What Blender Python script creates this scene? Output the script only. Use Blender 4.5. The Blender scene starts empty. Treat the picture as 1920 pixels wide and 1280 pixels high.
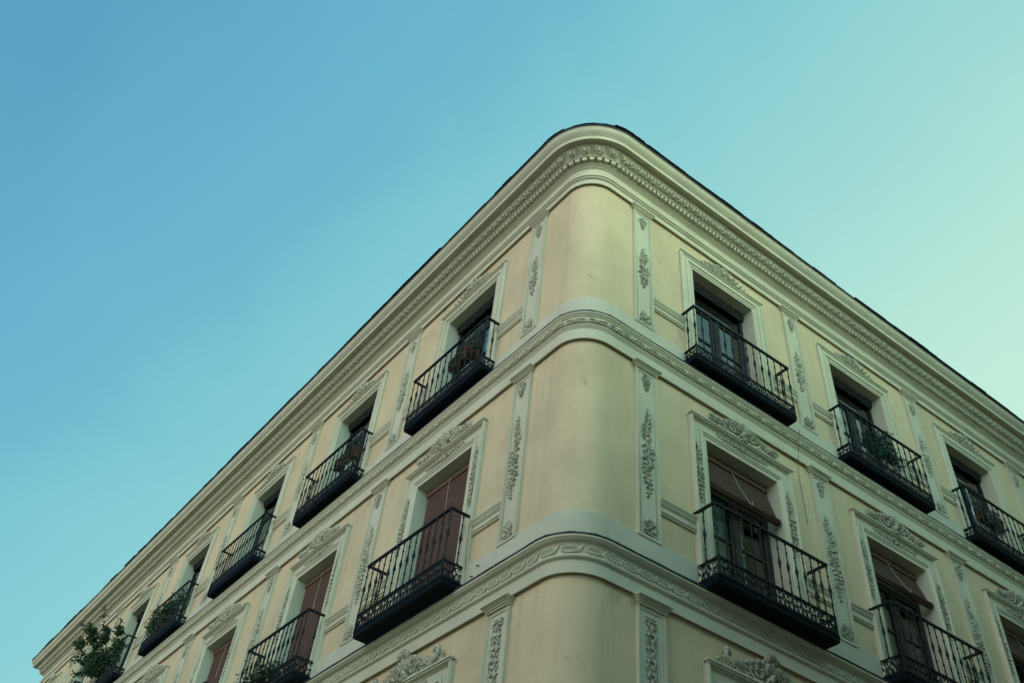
import bpy, math, random
from math import sin, cos, pi, radians, sqrt, atan2
from mathutils import Vector, Matrix

# ------------------------------------------------------------------ camera
S = bpy.context.scene
COL = S.collection
FPX, YAW, PITCH, ROLL = 1732.5, radians(31.4853), radians(44.8606), radians(6.9547)
CAMX, CAMY = -5.8656, -7.6411
ANG = radians(92.0151)                       # direction of the left street front
cy_, sy_, cp_, sp_ = cos(YAW), sin(YAW), cos(PITCH), sin(PITCH)
F_ = Vector((sy_*cp_, cy_*cp_, sp_)); R_ = Vector((cy_, -sy_, 0)); U_ = R_.cross(F_)
Rt = cos(ROLL)*R_ + sin(ROLL)*U_; Up = -sin(ROLL)*R_ + cos(ROLL)*U_
cam = bpy.data.cameras.new('camera'); co = bpy.data.objects.new('camera', cam); COL.objects.link(co)
cam.sensor_width = 36; cam.lens = FPX/1920*36; cam.clip_end = 4000
m = Matrix((Rt, Up, -F_)).transposed().to_4x4(); m.translation = Vector((CAMX, CAMY, 0)); co.matrix_world = m
S.camera = co

# ------------------------------------------------------------------ sky and sun
SUN_EL, SUN_AZ = radians(20), radians(268)    # azimuth clockwise from +y
w = bpy.data.worlds.new('World'); S.world = w; w.use_nodes = True
nt = w.node_tree; N = nt.nodes; Lk = nt.links
bg = N['Background']
sky = N.new('ShaderNodeTexSky'); sky.sky_type = 'NISHITA'; sky.sun_disc = False
sky.sun_elevation = SUN_EL; sky.sun_rotation = SUN_AZ
sky.air_density = 1.0; sky.dust_density = 1.6; sky.ozone_density = 2.0
GLOW = (15.5, 9.6, 6.6)
geo = N.new('ShaderNodeTexCoord')
def vdot(vec):
    d = N.new('ShaderNodeVectorMath'); d.operation = 'DOT_PRODUCT'; d.inputs[1].default_value = vec
    Lk.new(geo.outputs['Generated'], d.inputs[0]); return d.outputs['Value']
SKYDIR = (0.66*Rt - 0.75*Up).normalized()
ramp = N.new('ShaderNodeValToRGB')
mr = N.new('ShaderNodeMapRange'); mr.inputs[1].default_value = -0.62; mr.inputs[2].default_value = 0.62
Lk.new(vdot(SKYDIR), mr.inputs[0]); hz = N.new('ShaderNodeTexNoise'); hz.inputs['Scale'].default_value = 3.2; hz.inputs['Detail'].default_value = 5; hz.inputs['Roughness'].default_value = 0.6; hz.inputs['Distortion'].default_value = 0.8
Lk.new(geo.outputs['Generated'], hz.inputs['Vector'])
hm = N.new('ShaderNodeMath'); hm.operation = 'MULTIPLY_ADD'; hm.inputs[1].default_value = 0.10; Lk.new(hz.outputs['Fac'], hm.inputs[0])
hs_ = N.new('ShaderNodeMath'); hs_.operation = 'SUBTRACT'; hs_.inputs[1].default_value = 0.05; Lk.new(mr.outputs[0], hs_.inputs[0]); Lk.new(hs_.outputs[0], hm.inputs[2])
Lk.new(hm.outputs[0], ramp.inputs[0])
cr = ramp.color_ramp
SKY = [(-.52, (.090, .33, .50)), (-.305, (.135, .43, .57)), (-.235, (.150, .46, .57)), (-.137, (.205, .55, .60)), (.055, (.31, .64, .62)), (.24, (.45, .75, .63)), (.50, (.62, .86, .66))]
for k_, (g_, c_) in enumerate(SKY):
    e = cr.elements[k_] if k_ < 2 else cr.elements.new((g_+.62)/1.24)
    e.position = (g_+.62)/1.24; e.color = (*c_, 1)
# physical sky supplies the brightness pattern, the ramp the hazy teal cast across it
mul = N.new('ShaderNodeMix'); mul.data_type = 'RGBA'; mul.blend_type = 'MIX'; mul.inputs[0].default_value = 0.86
sc = N.new('ShaderNodeVectorMath'); sc.operation = 'SCALE'; sc.inputs['Scale'].default_value = 10.0
Lk.new(ramp.outputs[0], sc.inputs[0])
Lk.new(sky.outputs[0], mul.inputs[6]); Lk.new(sc.outputs[0], mul.inputs[7])
# warm glow added to the unseen sky behind the camera, brightens the right front
gl = N.new('ShaderNodeMapRange'); gl.data_type = 'FLOAT_VECTOR'
gv = [i_ for i_ in gl.inputs if i_.type == 'VECTOR' and i_.enabled]
gv[1].default_value = (.56, .56, .56); gv[2].default_value = (1, 1, 1); gv[3].default_value = (1, 1, 1); gv[4].default_value = GLOW
Lk.new(vdot(Vector((.10, -1.0, .05)).normalized()), gv[0])
ml = N.new('ShaderNodeVectorMath'); ml.operation = 'MULTIPLY'; Lk.new(mul.outputs[2], ml.inputs[0]); Lk.new(gl.outputs['Vector'], ml.inputs[1])
wm_ = N.new('ShaderNodeVectorMath'); wm_.operation = 'MULTIPLY'; wm_.inputs[1].default_value = (0.91, 0.935, 0.94); Lk.new(ml.outputs[0], wm_.inputs[0])
Lk.new(wm_.outputs[0], bg.inputs[0]); bg.inputs[1].default_value = 0.10

sun = bpy.data.lights.new('sun', 'SUN'); so = bpy.data.objects.new('sun', sun); COL.objects.link(so)
sun.energy = 1.1; sun.angle = radians(45); sun.color = (1.0, 0.92, 0.80)
sd = Vector((sin(SUN_AZ)*cos(SUN_EL), cos(SUN_AZ)*cos(SUN_EL), sin(SUN_EL)))
so.rotation_euler = sd.to_track_quat('Z', 'Y').to_euler()
S.view_settings.view_transform = 'Standard'; S.view_settings.look = 'None'
S.view_settings.exposure = 0.35; S.view_settings.gamma = 1.0

# ------------------------------------------------------------------ materials
def mat(name, col, rough=0.8, var=0.0, vscale=3.0, bump=0.0, bscale=60, metal=0.0, stain_or_shade=None, streak=0.0, spec=0.3, fine=0.0):
    M = bpy.data.materials.new(name); M.use_nodes = True
    n = M.node_tree.nodes; l = M.node_tree.links; b = n['Principled BSDF']
    b.inputs['Roughness'].default_value = rough; b.inputs['Metallic'].default_value = metal
    b.inputs['Specular IOR Level'].default_value = spec
    g = n.new('ShaderNodeNewGeometry')
    def noise(scale, detail=5, rg=0.6, st=None):
        t = n.new('ShaderNodeTexNoise'); t.inputs['Scale'].default_value = scale; t.inputs['Detail'].default_value = detail
        t.inputs['Roughness'].default_value = rg
        if st:
            mp = n.new('ShaderNodeMapping'); mp.inputs['Scale'].default_value = st; l.new(g.outputs['Position'], mp.inputs[0]); l.new(mp.outputs[0], t.inputs[0])
        else: l.new(g.outputs['Position'], t.inputs[0])
        return t.outputs['Fac']
    def mixc(fac, a, bcol, lo=0.35, hi=0.65, amt=1.0, blend='MIX'):
        r = n.new('ShaderNodeMapRange'); r.inputs[1].default_value = lo; r.inputs[2].default_value = hi; r.inputs[4].default_value = amt
        l.new(fac, r.inputs[0])
        x = n.new('ShaderNodeMix'); x.data_type = 'RGBA'; x.blend_type = blend; l.new(r.outputs[0], x.inputs[0])
        if isinstance(a, tuple): x.inputs[6].default_value = a
        else: l.new(a, x.inputs[6])
        if isinstance(bcol, tuple): x.inputs[7].default_value = bcol
        else: l.new(bcol, x.inputs[7])
        return x.outputs[2]
    c = (*col, 1)
    out = c
    if var: out = mixc(noise(vscale), out, tuple(v*(1-var) for v in col)+(1,))
    if fine: out = mixc(noise(vscale*14, 8, 0.7), out, tuple(v*(1-fine) for v in col)+(1,), 0.5, 0.75)
    if streak: out = mixc(noise(1.0, 6, 0.65, (7, 7, 0.5)), out, tuple(v*s for v, s in zip(col, (0.72, 0.72, 0.76)))+(1,), 0.52, 0.75, streak)
    if stain_or_shade: out = mixc(noise(stain_or_shade[0], 8, 0.72), out, (*stain_or_shade[1], 1), stain_or_shade[2], stain_or_shade[3])
    if isinstance(out, tuple): b.inputs['Base Color'].default_value = out
    else: l.new(out, b.inputs['Base Color'])
    if bump:
        bp = n.new('ShaderNodeBump'); bp.inputs['Strength'].default_value = bump; bp.inputs['Distance'].default_value = 0.02
        l.new(noise(bscale, 6), bp.inputs['Height']); l.new(bp.outputs[0], b.inputs['Normal'])
    return M
M_WALL = mat('ochre_stucco', (0.67, 0.52, 0.335), 0.92, 0.17, 0.9, 0.14, 25, streak=0.5, fine=0.10, spec=0.15, stain_or_shade=(2.2, (0.42, 0.33, 0.20), 0.60, 0.72))
M_TRIM = mat('grey_green_painted_stucco', (0.60, 0.553, 0.415), 0.85, 0.12, 1.6, 0.12, 40, fine=0.10, spec=0.2, streak=0.15)
M_ORN = mat('shade_mottled_carved_stucco', (0.59, 0.56, 0.43), 0.9, 0.12, 6, 0.2, 60, stain_or_shade=(34, (0.085, 0.095, 0.07), 0.50, 0.58), spec=0.15)  # dark mottling in the colour stands in for shade between the carved pieces
M_RUN = mat('painted_running_ornament', (0.60, 0.565, 0.43), 0.9, 0.12, 5, 0.15, 60, stain_or_shade=(14, (0.20, 0.20, 0.15), 0.62, 0.72), spec=0.15)
M_BAND = mat('painted_plinth_stucco', (0.59, 0.55, 0.43), 0.88, 0.14, 1.3, 0.12, 35, stain_or_shade=(5.5, (0.22, 0.21, 0.15), 0.71, 0.74), streak=0.3, spec=0.2)
M_CORN = mat('weathered_cornice_stucco', (0.61, 0.56, 0.42), 0.88, 0.12, 1.8, 0.2, 30, stain_or_shade=(3.0, (0.18, 0.16, 0.11), 0.68, 0.74), streak=0.3, fine=0.1, spec=0.2)
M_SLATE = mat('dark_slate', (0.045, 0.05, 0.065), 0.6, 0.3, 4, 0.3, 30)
M_IRON = mat('black_painted_iron', (0.006, 0.010, 0.014), 0.6, 0.2, 8, 0.15, 80, spec=0.25)
M_SLAB = mat('dark_painted_slab', (0.006, 0.011, 0.017), 0.85, 0.3, 3, 0.15, 30, spec=0.12)
M_FRAME = mat('dark_painted_wood', (0.008, 0.012, 0.016), 0.6, 0.2, 10, 0.1, 50)
M_BROWN = mat('brown_varnished_wood', (0.034, 0.026, 0.020), 0.6, 0.3, 12, 0.1, 60)
M_BLIND = mat('wooden_blind_slats', (0.20, 0.108, 0.08), 0.7, 0.25, 9, 0.1, 80)
M_BLINDD = mat('weathered_brown_blind_slats', (0.115, 0.07, 0.05), 0.7, 0.3, 9, 0.1, 80)
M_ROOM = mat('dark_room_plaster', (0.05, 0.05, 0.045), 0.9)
M_CURT = mat('pale_green_curtain', (0.42, 0.50, 0.30), 0.9, 0.1, 5)
M_CURTW = mat('white_curtain', (0.36, 0.42, 0.34), 0.9, 0.1, 5)
M_TERRA = mat('terracotta', (0.15, 0.055, 0.038), 0.8, 0.2, 8)
M_LEAF = mat('green_leaf', (0.035, 0.075, 0.03), 0.6, 0.45, 6, spec=0.3)
M_LEAFB = mat('bluish_leaf', (0.03, 0.095, 0.06), 0.6, 0.4, 6, spec=0.3)
M_LEAFR = mat('reddish_young_leaf', (0.12, 0.05, 0.04), 0.6, 0.4, 6)
M_STEM = mat('brown_twig', (0.08, 0.055, 0.035), 0.85)
M_CORD = mat('white_cord', (0.55, 0.55, 0.48), 0.8)
M_WIRE = mat('grey_wire', (0.17, 0.155, 0.12), 0.8)
M_CABLE = mat('black_cable', (0.01, 0.01, 0.012), 0.6)
M_WHITE = mat('off_white_plastic', (0.45, 0.47, 0.42), 0.5)
M_STEEL = mat('galvanised_tube', (0.55, 0.62, 0.70), 0.28, metal=1.0)
M_GROUND = mat('stone_paving', (0.24, 0.22, 0.18), 0.9, 0.2, 0.6, 0.2, 8)
M_ROAD = mat('asphalt', (0.06, 0.06, 0.06), 0.9, 0.2, 1.5, 0.3, 30)
M_OPP = mat('facing_ochre_stucco', (0.50, 0.36, 0.17), 0.9, 0.15, 0.5)
M_OPPB = mat('facing_cream_stucco', (0.55, 0.48, 0.34), 0.9, 0.15, 0.5)
M_TILE = mat('clay_roof_tile', (0.30, 0.13, 0.07), 0.85, 0.3, 2)
M_GLASS = bpy.data.materials.new('window_glass'); M_GLASS.use_nodes = True
b = M_GLASS.node_tree.nodes['Principled BSDF']
b.inputs['Base Color'].default_value = (0.75, 0.85, 0.85, 1); b.inputs['Roughness'].default_value = 0.02
b.inputs['Transmission Weight'].default_value = 1.0; b.inputs['IOR'].default_value = 1.5

# ------------------------------------------------------------------ mesh builder
class MB:
    def __init__(s): s.v = []; s.f = []; s.sm = []; s.T = None
    def add(s, vs, fs, smooth=False):
        k = len(s.v)
        s.v += [s.T(p) if s.T else p for p in vs]
        s.f += [tuple(i+k for i in f) for f in fs]; s.sm += [smooth]*len(fs)
    def box(s, x0, x1, y0, y1, z0, z1):
        s.add([(x, y, z) for z in (z0, z1) for y in (y0, y1) for x in (x0, x1)],
              [(0, 2, 3, 1), (4, 5, 7, 6), (0, 1, 5, 4), (2, 6, 7, 3), (0, 4, 6, 2), (1, 3, 7, 5)])
    def tube(s, pts, r, n=6, closed=False, cap=True):
        P = [Vector(p) for p in pts]; rs = r if isinstance(r, (list, tuple)) else [r]*len(P)
        vs = []; fs = []; up = None
        for i, p in enumerate(P):
            a = P[max(i-1, 0)] if not closed else P[i-1]; c = P[min(i+1, len(P)-1)] if not closed else P[(i+1) % len(P)]
            t = (c-a); t = t.normalized() if t.length > 1e-9 else Vector((0, 0, 1))
            if up is None: up = Vector((0, 1, 0)) if abs(t.y) < 0.9 else Vector((1, 0, 0))
            u = (up - t*up.dot(t)).normalized(); v = t.cross(u); up = u
            for k in range(n):
                an = 2*pi*k/n; vs.append(tuple(p + (u*cos(an)+v*sin(an))*rs[i]))
        m_ = len(P)
        for i in range(m_ if closed else m_-1):
            for k in range(n):
                a = i*n+k; b_ = i*n+(k+1) % n; j = ((i+1) % m_)*n
                fs.append((a, b_, j+(k+1) % n, j+k))
        if cap and not closed: fs += [tuple(range(n))[::-1], tuple((m_-1)*n+k for k in range(n))]
        s.add(vs, fs, True)
    def lathe(s, x, y, prof, n=7):          # prof: (r, z)
        vs = []; fs = []
        for r, z in prof:
            for k in range(n): vs.append((x+r*cos(2*pi*k/n), y+r*sin(2*pi*k/n), z))
        for i in range(len(prof)-1):
            for k in range(n): fs.append((i*n+k, i*n+(k+1) % n, (i+1)*n+(k+1) % n, (i+1)*n+k))
        fs += [tuple(range(n))[::-1], tuple((len(prof)-1)*n+k for k in range(n))]
        s.add(vs, fs, True)
    # relief pieces live on the plane y = 0, stand out towards -y
    def dome(s, x, z, ax, az, h, ang=0.0, base=0.0, n=8, rings=3, power=1.0):
        vs = []; fs = []; ca, sa = cos(ang), sin(ang)
        for i in range(rings+1):
            t = i/rings*pi/2
            rr = cos(t)**power; hh = sin(t)*h
            if i == rings: vs.append((x, -(base+h), z)); break
            for k in range(n):
                a = 2*pi*k/n; px = ax*rr*cos(a); pz = az*rr*sin(a)
                vs.append((x+px*ca-pz*sa, -(base+hh), z+px*sa+pz*ca))
        for i in range(rings-1):
            for k in range(n): fs.append((i*n+k, i*n+(k+1) % n, (i+1)*n+(k+1) % n, (i+1)*n+k))
        top = len(vs)-1
        for k in range(n): fs.append(((rings-1)*n+k, (rings-1)*n+(k+1) % n, top))
        s.add(vs, fs, True)
    def leaf(s, x, z, L, W, ang, h, curl=0.5, base=0.0):   # pointed leaf with raised rib, root at (x, z)
        ca, sa = cos(ang), sin(ang); vs = []; fs = []
        st = [(0, .25, .35), (.25, .85, .75), (.5, 1, .9), (.75, .72, 1.0), (1, .05, .8)]
        for t, wd, hh in st:
            for q, k in ((-1, .45), (-.5, 1.0), (0, .66), (.5, 1.0), (1, .45)):
                lx = L*t + curl*0*t; lz = q*W/2*wd + curl*L*0.35*t*t
                vs.append((x+lx*ca-lz*sa, -(base+1.5*h*hh*k), z+lx*sa+lz*ca))
        for i in range(4):
            for k in range(4): fs.append((i*5+k, i*5+k+1, (i+1)*5+k+1, (i+1)*5+k))
        for i in range(4):   # sides down to the wall
            pass
        s.add(vs, fs, True)
    def scroll(s, x, z, r, turns, a0, sgn, th, h, n=5, tail=None):
        pts = []; rs = []; k = int(14*turns)
        if tail:
            for p in tail[:-1]: pts.append((p[0], -h, p[1])); rs.append(th)
        for i in range(k+1):
            t = i/k; rr = r*(1-0.82*t); a = a0+sgn*2*pi*turns*t
            pts.append((x+rr*cos(a), -(h+0.25*th*t), z+rr*sin(a))); rs.append(th*(1-0.35*t))
        s.tube(pts, rs, n); s.dome(x, z, r*.26, r*.26, h+th*0.7)
    def build(s, name, mt, parent=None, **kw):
        me = bpy.data.meshes.new(name); me.from_pydata([tuple(v) for v in s.v], [], s.f); me.update()
        me.polygons.foreach_set('use_smooth', s.sm); me.materials.append(mt)
        return link(name, me, parent, **kw)
def link(name, data, parent=None, loc=None, rz=None, **kw):
    o = bpy.data.objects.new(name, data); COL.objects.link(o)
    if parent: o.parent = parent
    if loc is not None: o.location = loc
    if rz is not None: o.rotation_euler = (0, 0, rz)
    for k, v in kw.items(): o[k] = v
    return o
def tag(o, label, cat, group=None):
    o['label'] = label; o['category'] = cat
    if group: o['group'] = group

# ------------------------------------------------------------------ plan geometry
DL = Vector((cos(ANG), sin(ANG), 0)); NL = Vector((-sin(ANG), cos(ANG), 0)); NR = Vector((0, -1, 0)); DR = Vector((1, 0, 0))
RAD = 0.53; TURN = pi-ANG; T0 = RAD*math.tan(TURN/2); ARC = RAD*TURN
CEN = DR*T0 + Vector((0, RAD, 0))
R_END, L_END = 22.0, 31.0
def P(f, s, d, z):
    return (DR*s + NR*d if f == 'R' else DL*s + NL*d) + Vector((0, 0, z))
RZ = {'R': 0.0, 'L': ANG-pi}
def frame(u):                      # u > 0 right front, u < 0 left front, 0 the corner
    if u >= ARC/2: return DR*(T0+u-ARC/2), NR
    if u <= -ARC/2: return DL*(T0-u-ARC/2), NL
    a = -pi/2 - (ARC/2-u)/RAD
    n = Vector((cos(a), sin(a), 0)); return CEN+n*RAD, n
def uR(s): return s-T0+ARC/2
def uL(s): return -(s-T0+ARC/2)
def proj(p):
    d = p-Vector((CAMX, CAMY, 0)); z = d.dot(F_)
    return 960+FPX*d.dot(Rt)/z, 640-FPX*d.dot(Up)/z
def vis(f, s, z, mx=170, my=150):
    if f == 'L' and s > 32: return False
    x, y = proj(P(f, s, 0, z)); return -mx < x < 1920+mx and -my < y < 1280+my
rnd = random.Random(7)
STAT = [uR(R_END)] + [uR(s) for s in (17, 13, 10, 7.5, 5, 3, 1.5)] + [ARC/2-ARC*i/28 for i in range(29)] + [uL(s) for s in (1.5, 3, 5, 8, 11, 15, 20, 25)] + [uL(L_END)]
def sweep(mb, prof, stations=None, ret=False, wob=0.0):
    """moulding: profile (d, z) carried along the street fronts; ret: it turns round the far left end"""
    fr = [frame(u) for u in (stations or STAT)]
    if ret:
        b0, n0 = fr[-1]; fr[-1] = (b0, NL+DL); fr.append((b0-NL*4.0, DL))
    k = len(prof); vs = []; fs = []
    for b_, n in fr:
        for d, z in prof: vs.append(tuple(b_+n*d+Vector((0, 0, z))))
    for i in range(len(fr)-1):
        for j in range(k-1): fs.append((i*k+j, (i+1)*k+j, (i+1)*k+j+1, i*k+j+1))
    mb.add(vs, fs, False)
    if not ret:
        mb.add([vs[j] for j in range(k)], [tuple(range(k))]); mb.add([vs[-k+j] for j in range(k)], [tuple(range(k))[::-1]])
    else:
        mb.add([vs[j] for j in range(k)], [tuple(range(k))])
def seg(f, s0, s1):
    """stations for a straight piece or, with f = 'C', the piece round the corner between two faces"""
    if f == 'C': return [uR(s1)] + [ARC/2-ARC*i/28 for i in range(29)] + [uL(s0)]
    g = uR if f == 'R' else uL
    a, b_ = g(s0), g(s1)
    return [max(a, b_), min(a, b_)]

# ------------------------------------------------------------------ levels and rhythm
CT, OT, AT, BT = 13.93, 13.232, 13.55, 10.90
CS, OS, AS, BS = 9.94, 9.19, 9.54, 6.87
CF, OF, AF = 5.935, 5.16, 5.50
WIN = {'R': [3.25, 6.98, 10.64, 14.33, 18.03], 'L': [3.345, 7.58, 11.79, 16.10, 20.31, 24.70, 29.05]}
PIL = {'R': [1.25, 5.145, 8.86, 12.55, 16.22, 19.92], 'L': [1.33, 5.50, 9.75, 14.04, 18.33, 22.62, 26.95, 30.72]}
HO, HS3, HS2 = 0.78, 1.075, 1.12

bld = link('corner_building', None, None, loc=(0, 0, -1.6))
tag(bld, 'ochre stucco corner building with rounded corner, grey-green mouldings and iron balconies', 'building')
class _B:                          # parent inverse: parts keep world coordinates
    pass
def part(mb, name, mt, parent=bld, **kw):
    o = mb.build(name, mt, parent, **kw)
    if parent is bld: o.location = (0, 0, 1.6)
    return o
def put(name, me, f, s, z, parent=bld, d=0.0, **kw):
    p = P(f, s, d, z)
    if parent is bld: p = p + Vector((0, 0, 1.6))
    return link(name, me, parent, loc=p, rz=RZ[f] if parent is bld else None, **kw)

# walls with real openings
wmb = MB()
for f in 'RL':
    end = R_END if f == 'R' else L_END
    xs = sorted([T0, end] + [c+s_*HO for c in WIN[f] for s_ in (-1, 1)])
    zs = [-1.6, 2.6, OF, 6.52, OS, 10.6, OT, 14.9]
    for i in range(len(xs)-1):
        mid = (xs[i]+xs[i+1])/2; isw = any(abs(mid-c) < HO*.9 for c in WIN[f])
        for j in range(len(zs)-1):
            if isw and j in (1, 3, 5): continue
            q = [P(f, xs[i], 0, zs[j]), P(f, xs[i+1], 0, zs[j]), P(f, xs[i+1], 0, zs[j+1]), P(f, xs[i], 0, zs[j+1])]
            wmb.add([tuple(v) for v in q], [(0, 1, 2, 3) if f == 'R' else (3, 2, 1, 0)])
sweep(wmb, [(0, -1.6), (0, 14.9)], [ARC/2-ARC*i/28 for i in range(29)])
b0 = P('L', L_END, 0, 0); q = [b0+Vector((0, 0, -1.6)), b0-NL*9+Vector((0, 0, -1.6)), b0-NL*9+Vector((0, 0, 14.9)), b0+Vector((0, 0, 14.9))]
wmb.add([tuple(v) for v in q], [(0, 1, 2, 3)])
q = [P('R', R_END, 0, -1.6), P('R', R_END, -9, -1.6), P('R', R_END, -9, 14.9), P('R', R_END, 0, 14.9)]
wmb.add([tuple(v) for v in q], [(0, 1, 2, 3)])
part(wmb, 'wall', M_WALL)
for o in [bld.children[0]]:
    pass

# cornice
c = MB()
sweep(c, [(0, 13.965), (.034, 13.965), (.034, 13.93), (.056, 13.93), (.056, 14.045), (.062, 14.05), (.085, 14.06), (.095, 14.08), (.085, 14.10), (.075, 14.11), (.075, 14.118), (.102, 14.118), (.104, 14.135), (.07, 14.14),
          (.07, 14.33), (.075, 14.345), (.085, 14.355), (.10, 14.36), (.105, 14.375), (.13, 14.39), (.155, 14.405), (.160, 14.415), (.135, 14.42), (.135, 14.505), (.24, 14.505), (.25, 14.52), (.262, 14.53), (.262, 14.545),
          (.255, 14.55), (.27, 14.58), (.30, 14.62), (.345, 14.65), (.365, 14.655), (.37, 14.675), (.385, 14.68), (.39, 14.70), (.405, 14.715), (.485, 14.715), (.49, 14.69), (.505, 14.69), (.51, 14.78),
          (.525, 14.785), (.53, 14.80), (.55, 14.815), (.585, 14.86), (.605, 14.92), (.61, 14.935), (.62, 14.94), (.0, 14.99)], ret=True)
corn = part(c, 'cornice', M_CORN)
tot = [uL(L_END+.2), uR(R_END)]
g = MB()
n = int((tot[1]-tot[0])/.0965)
prev = None
for i in range(n):
    uc = tot[0]+(i+.5)*(tot[1]-tot[0])/n; hp = (tot[1]-tot[0])/n/2
    for u, d in ((uc-hp, .138), (uc-.029, .138), (uc-.029, .234), (uc+.029, .234), (uc+.029, .138)):
        b_, nn = frame(u); k = len(g.v)
        g.v += [tuple(b_+nn*dd+Vector((0, 0, z))) for dd, z in ((.134, 14.425), (d, 14.425), (d, 14.50), (.134, 14.50))]
        if prev is not None:
            for q in range(3): g.f.append((prev+q, k+q, k+q+1, prev+q+1)); g.sm.append(False)
        prev = k
part(g, 'dentil_course', M_CORN, corn)
g = MB()
n = int((tot[1]-tot[0])/.168)
for i in range(n):
    u = tot[0]+(i+.5)*(tot[1]-tot[0])/n
    b_, nn = frame(u); t = Vector((-nn.y, nn.x, 0))
    ax = Vector((nn.x*.62, nn.y*.62, .78)).normalized(); ou = Vector((nn.x*.78, nn.y*.78, -.62)).normalized()
    o0 = b_+nn*.312+Vector((0, 0, 14.607))
    g.T = lambda p, o0=o0, t=t, ax=ax, ou=ou: tuple(o0+t*p[0]+ax*p[2]-ou*p[1])
    g.dome(0, .010, .041, .062, .046, n=9)
    pts = [(.062*sin(a), -.026, .014-.080*cos(a)) for a in [(-pi*.72)+k*pi*1.44/8 for k in range(9)]]
    g.tube(pts, .011, 4)
    g.leaf(.084, .065, .14, .040, -pi/2, .035, 0)
g.T = None
part(g, 'egg_and_dart_moulding', M_RUN, corn)

# slate eaves and roof
g = MB()
sweep(g, [(0, 14.99), (.63, 14.945), (.635, 14.962), (-.45, 15.34)], ret=True)
rq = [P('R', .45, -.45, 15.34), P('R', R_END, -.45, 15.34), P('R', R_END, -9, 15.34), P('R', 9.2, -9, 15.34), P('L', L_END-.45, -9, 15.34), P('L', L_END-.45, -.45, 15.34)]
g.add([tuple(v) for v in rq], [tuple(range(6))])
u = tot[0]-.3; lift = 0; wave = lambda q: .014*sin(q*.83)+.008*sin(q*2.3+1)
while u < tot[1]:
    wd = rnd.uniform(.26, .36) if abs(u) > ARC/2+.3 else .09; b_, nn = frame(u+wd/2); t = Vector((-nn.y, nn.x, 0))
    if rnd.random() < .12: lift = rnd.uniform(-.010, .016)
    ov = .650+rnd.uniform(-.007, .007)+lift; z0 = 14.966+lift*.5+wave(u)+.016+rnd.uniform(0, .006); k = (RAD+ov)/RAD if abs(u) < ARC/2 else 1.0
    hw = wd/2*k
    vs = [tuple(b_+t*sx*hw+nn*d+Vector((0, 0, z+(.35-d)*.35 if d < .5 else z))) for z in (z0, z0+.014) for d in (.2, ov) for sx in (-1, 1)]
    g.add(vs, [(0, 2, 3, 1), (4, 5, 7, 6), (0, 1, 5, 4), (2, 6, 7, 3), (0, 4, 6, 2), (1, 3, 7, 5)]); u += wd*.985
part(g, 'roof', M_SLATE)

# belt course under the top floor, bound reed moulding
c = MB()
sweep(c, [(0, 9.975), (.034, 9.975), (.034, 9.94), (.058, 9.94), (.058, 10.145), (.062, 10.15), (.075, 10.165), (.075, 10.18), (.085, 10.185), (.095, 10.20), (.09, 10.215), (.078, 10.22), (.078, 10.235),
          (.10, 10.245), (.118, 10.29), (.112, 10.325), (.10, 10.335), (.11, 10.345), (.13, 10.36), (.145, 10.385), (.158, 10.39), (.160, 10.418), (0.0, 10.44)], ret=True)
belt3 = part(c, 'belt_course', M_TRIM)
def along(mb, u, d, z, fn):
    b_, nn = frame(u); t = Vector((-nn.y, nn.x, 0)); o0 = b_+nn*d+Vector((0, 0, z))
    def T(p):
        if abs(u) < ARC/2+.2:
            bb, n2 = frame(u+p[0]/((RAD+d)/RAD)); return tuple(bb+n2*(d-p[1])+Vector((0, 0, z+p[2])))
        return tuple(o0+t*p[0]-nn*p[1]+Vector((0, 0, p[2])))
    mb.T = T; fn(mb); mb.T = None
g = MB()
def reed(mb, L=.29):
    for zz, h, r in ((-.034, .004, .012), (.004, .014, .015), (.040, .004, .012)):
        mb.tube([(-L/2+.0, -h, zz), (-L/6, -h-.001, zz), (L/6, -h-.001, zz), (L/2, -h, zz)], r, 6, cap=False)
    for sx in (-1, 1):
        mb.tube([(sx*.012-.02, .0, -.056), (sx*.012-.008, -.024, -.02), (sx*.012+.008, -.027, .02), (sx*.012+.022, .0, .06)], .011, 4)
    mb.leaf(.03, .0, .1, .05, .15, .032, 0.2); mb.leaf(-.03, .0, .1, .05, pi-.15, .032, 0.2)
n = int((tot[1]-tot[0])/.29)
for i in range(n): along(g, tot[0]+(i+.5)*(tot[1]-tot[0])/n, .103, 10.287, reed)
part(g, 'bound_reed_moulding', M_RUN, belt3)

# belt course under the second floor, guilloche of ovals
c = MB()
sweep(c, [(0, 5.97), (.036, 5.97), (.036, 5.935), (.058, 5.935), (.058, 6.10), (.058, 6.105), (.065, 6.115), (.095, 6.13), (.105, 6.15), (.098, 6.17), (.085, 6.178), (.075, 6.18), (.07, 6.19), (.07, 6.315), (.08, 6.32),
          (.088, 6.335), (.10, 6.34), (.135, 6.355), (.155, 6.375), (.165, 6.38), (.172, 6.405), (0, 6.43)], ret=True)
belt2 = part(c, 'belt_course', M_TRIM)
g = MB()
def oval(mb):
    for ax, az, r in ((.106, .051, .0095), (.084, .035, .0075), (.062, .020, .005)):
        pts = []
        for k in range(18):
            a = 2*pi*k/18; pw = .72
            pts.append((ax*math.copysign(abs(cos(a))**pw, cos(a)), -.012, az*math.copysign(abs(sin(a))**.9, sin(a))))
        mb.tube(pts, r, 5, closed=True)
    for q in (-1, 0, 1): mb.dome(q*.032, 0, .013, .013 if q else .017, .026, n=6, rings=2)
    mb.tube([(.098, -.010, -.056), (.118, -.014, -.03), (.134, -.016, 0), (.150, -.014, .03), (.170, -.010, .056)], .0115, 5)
n = int((tot[1]-tot[0])/.268)
for i in range(n): along(g, tot[0]+(i+.5)*(tot[1]-tot[0])/n, .072, 6.252, oval)
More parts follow.
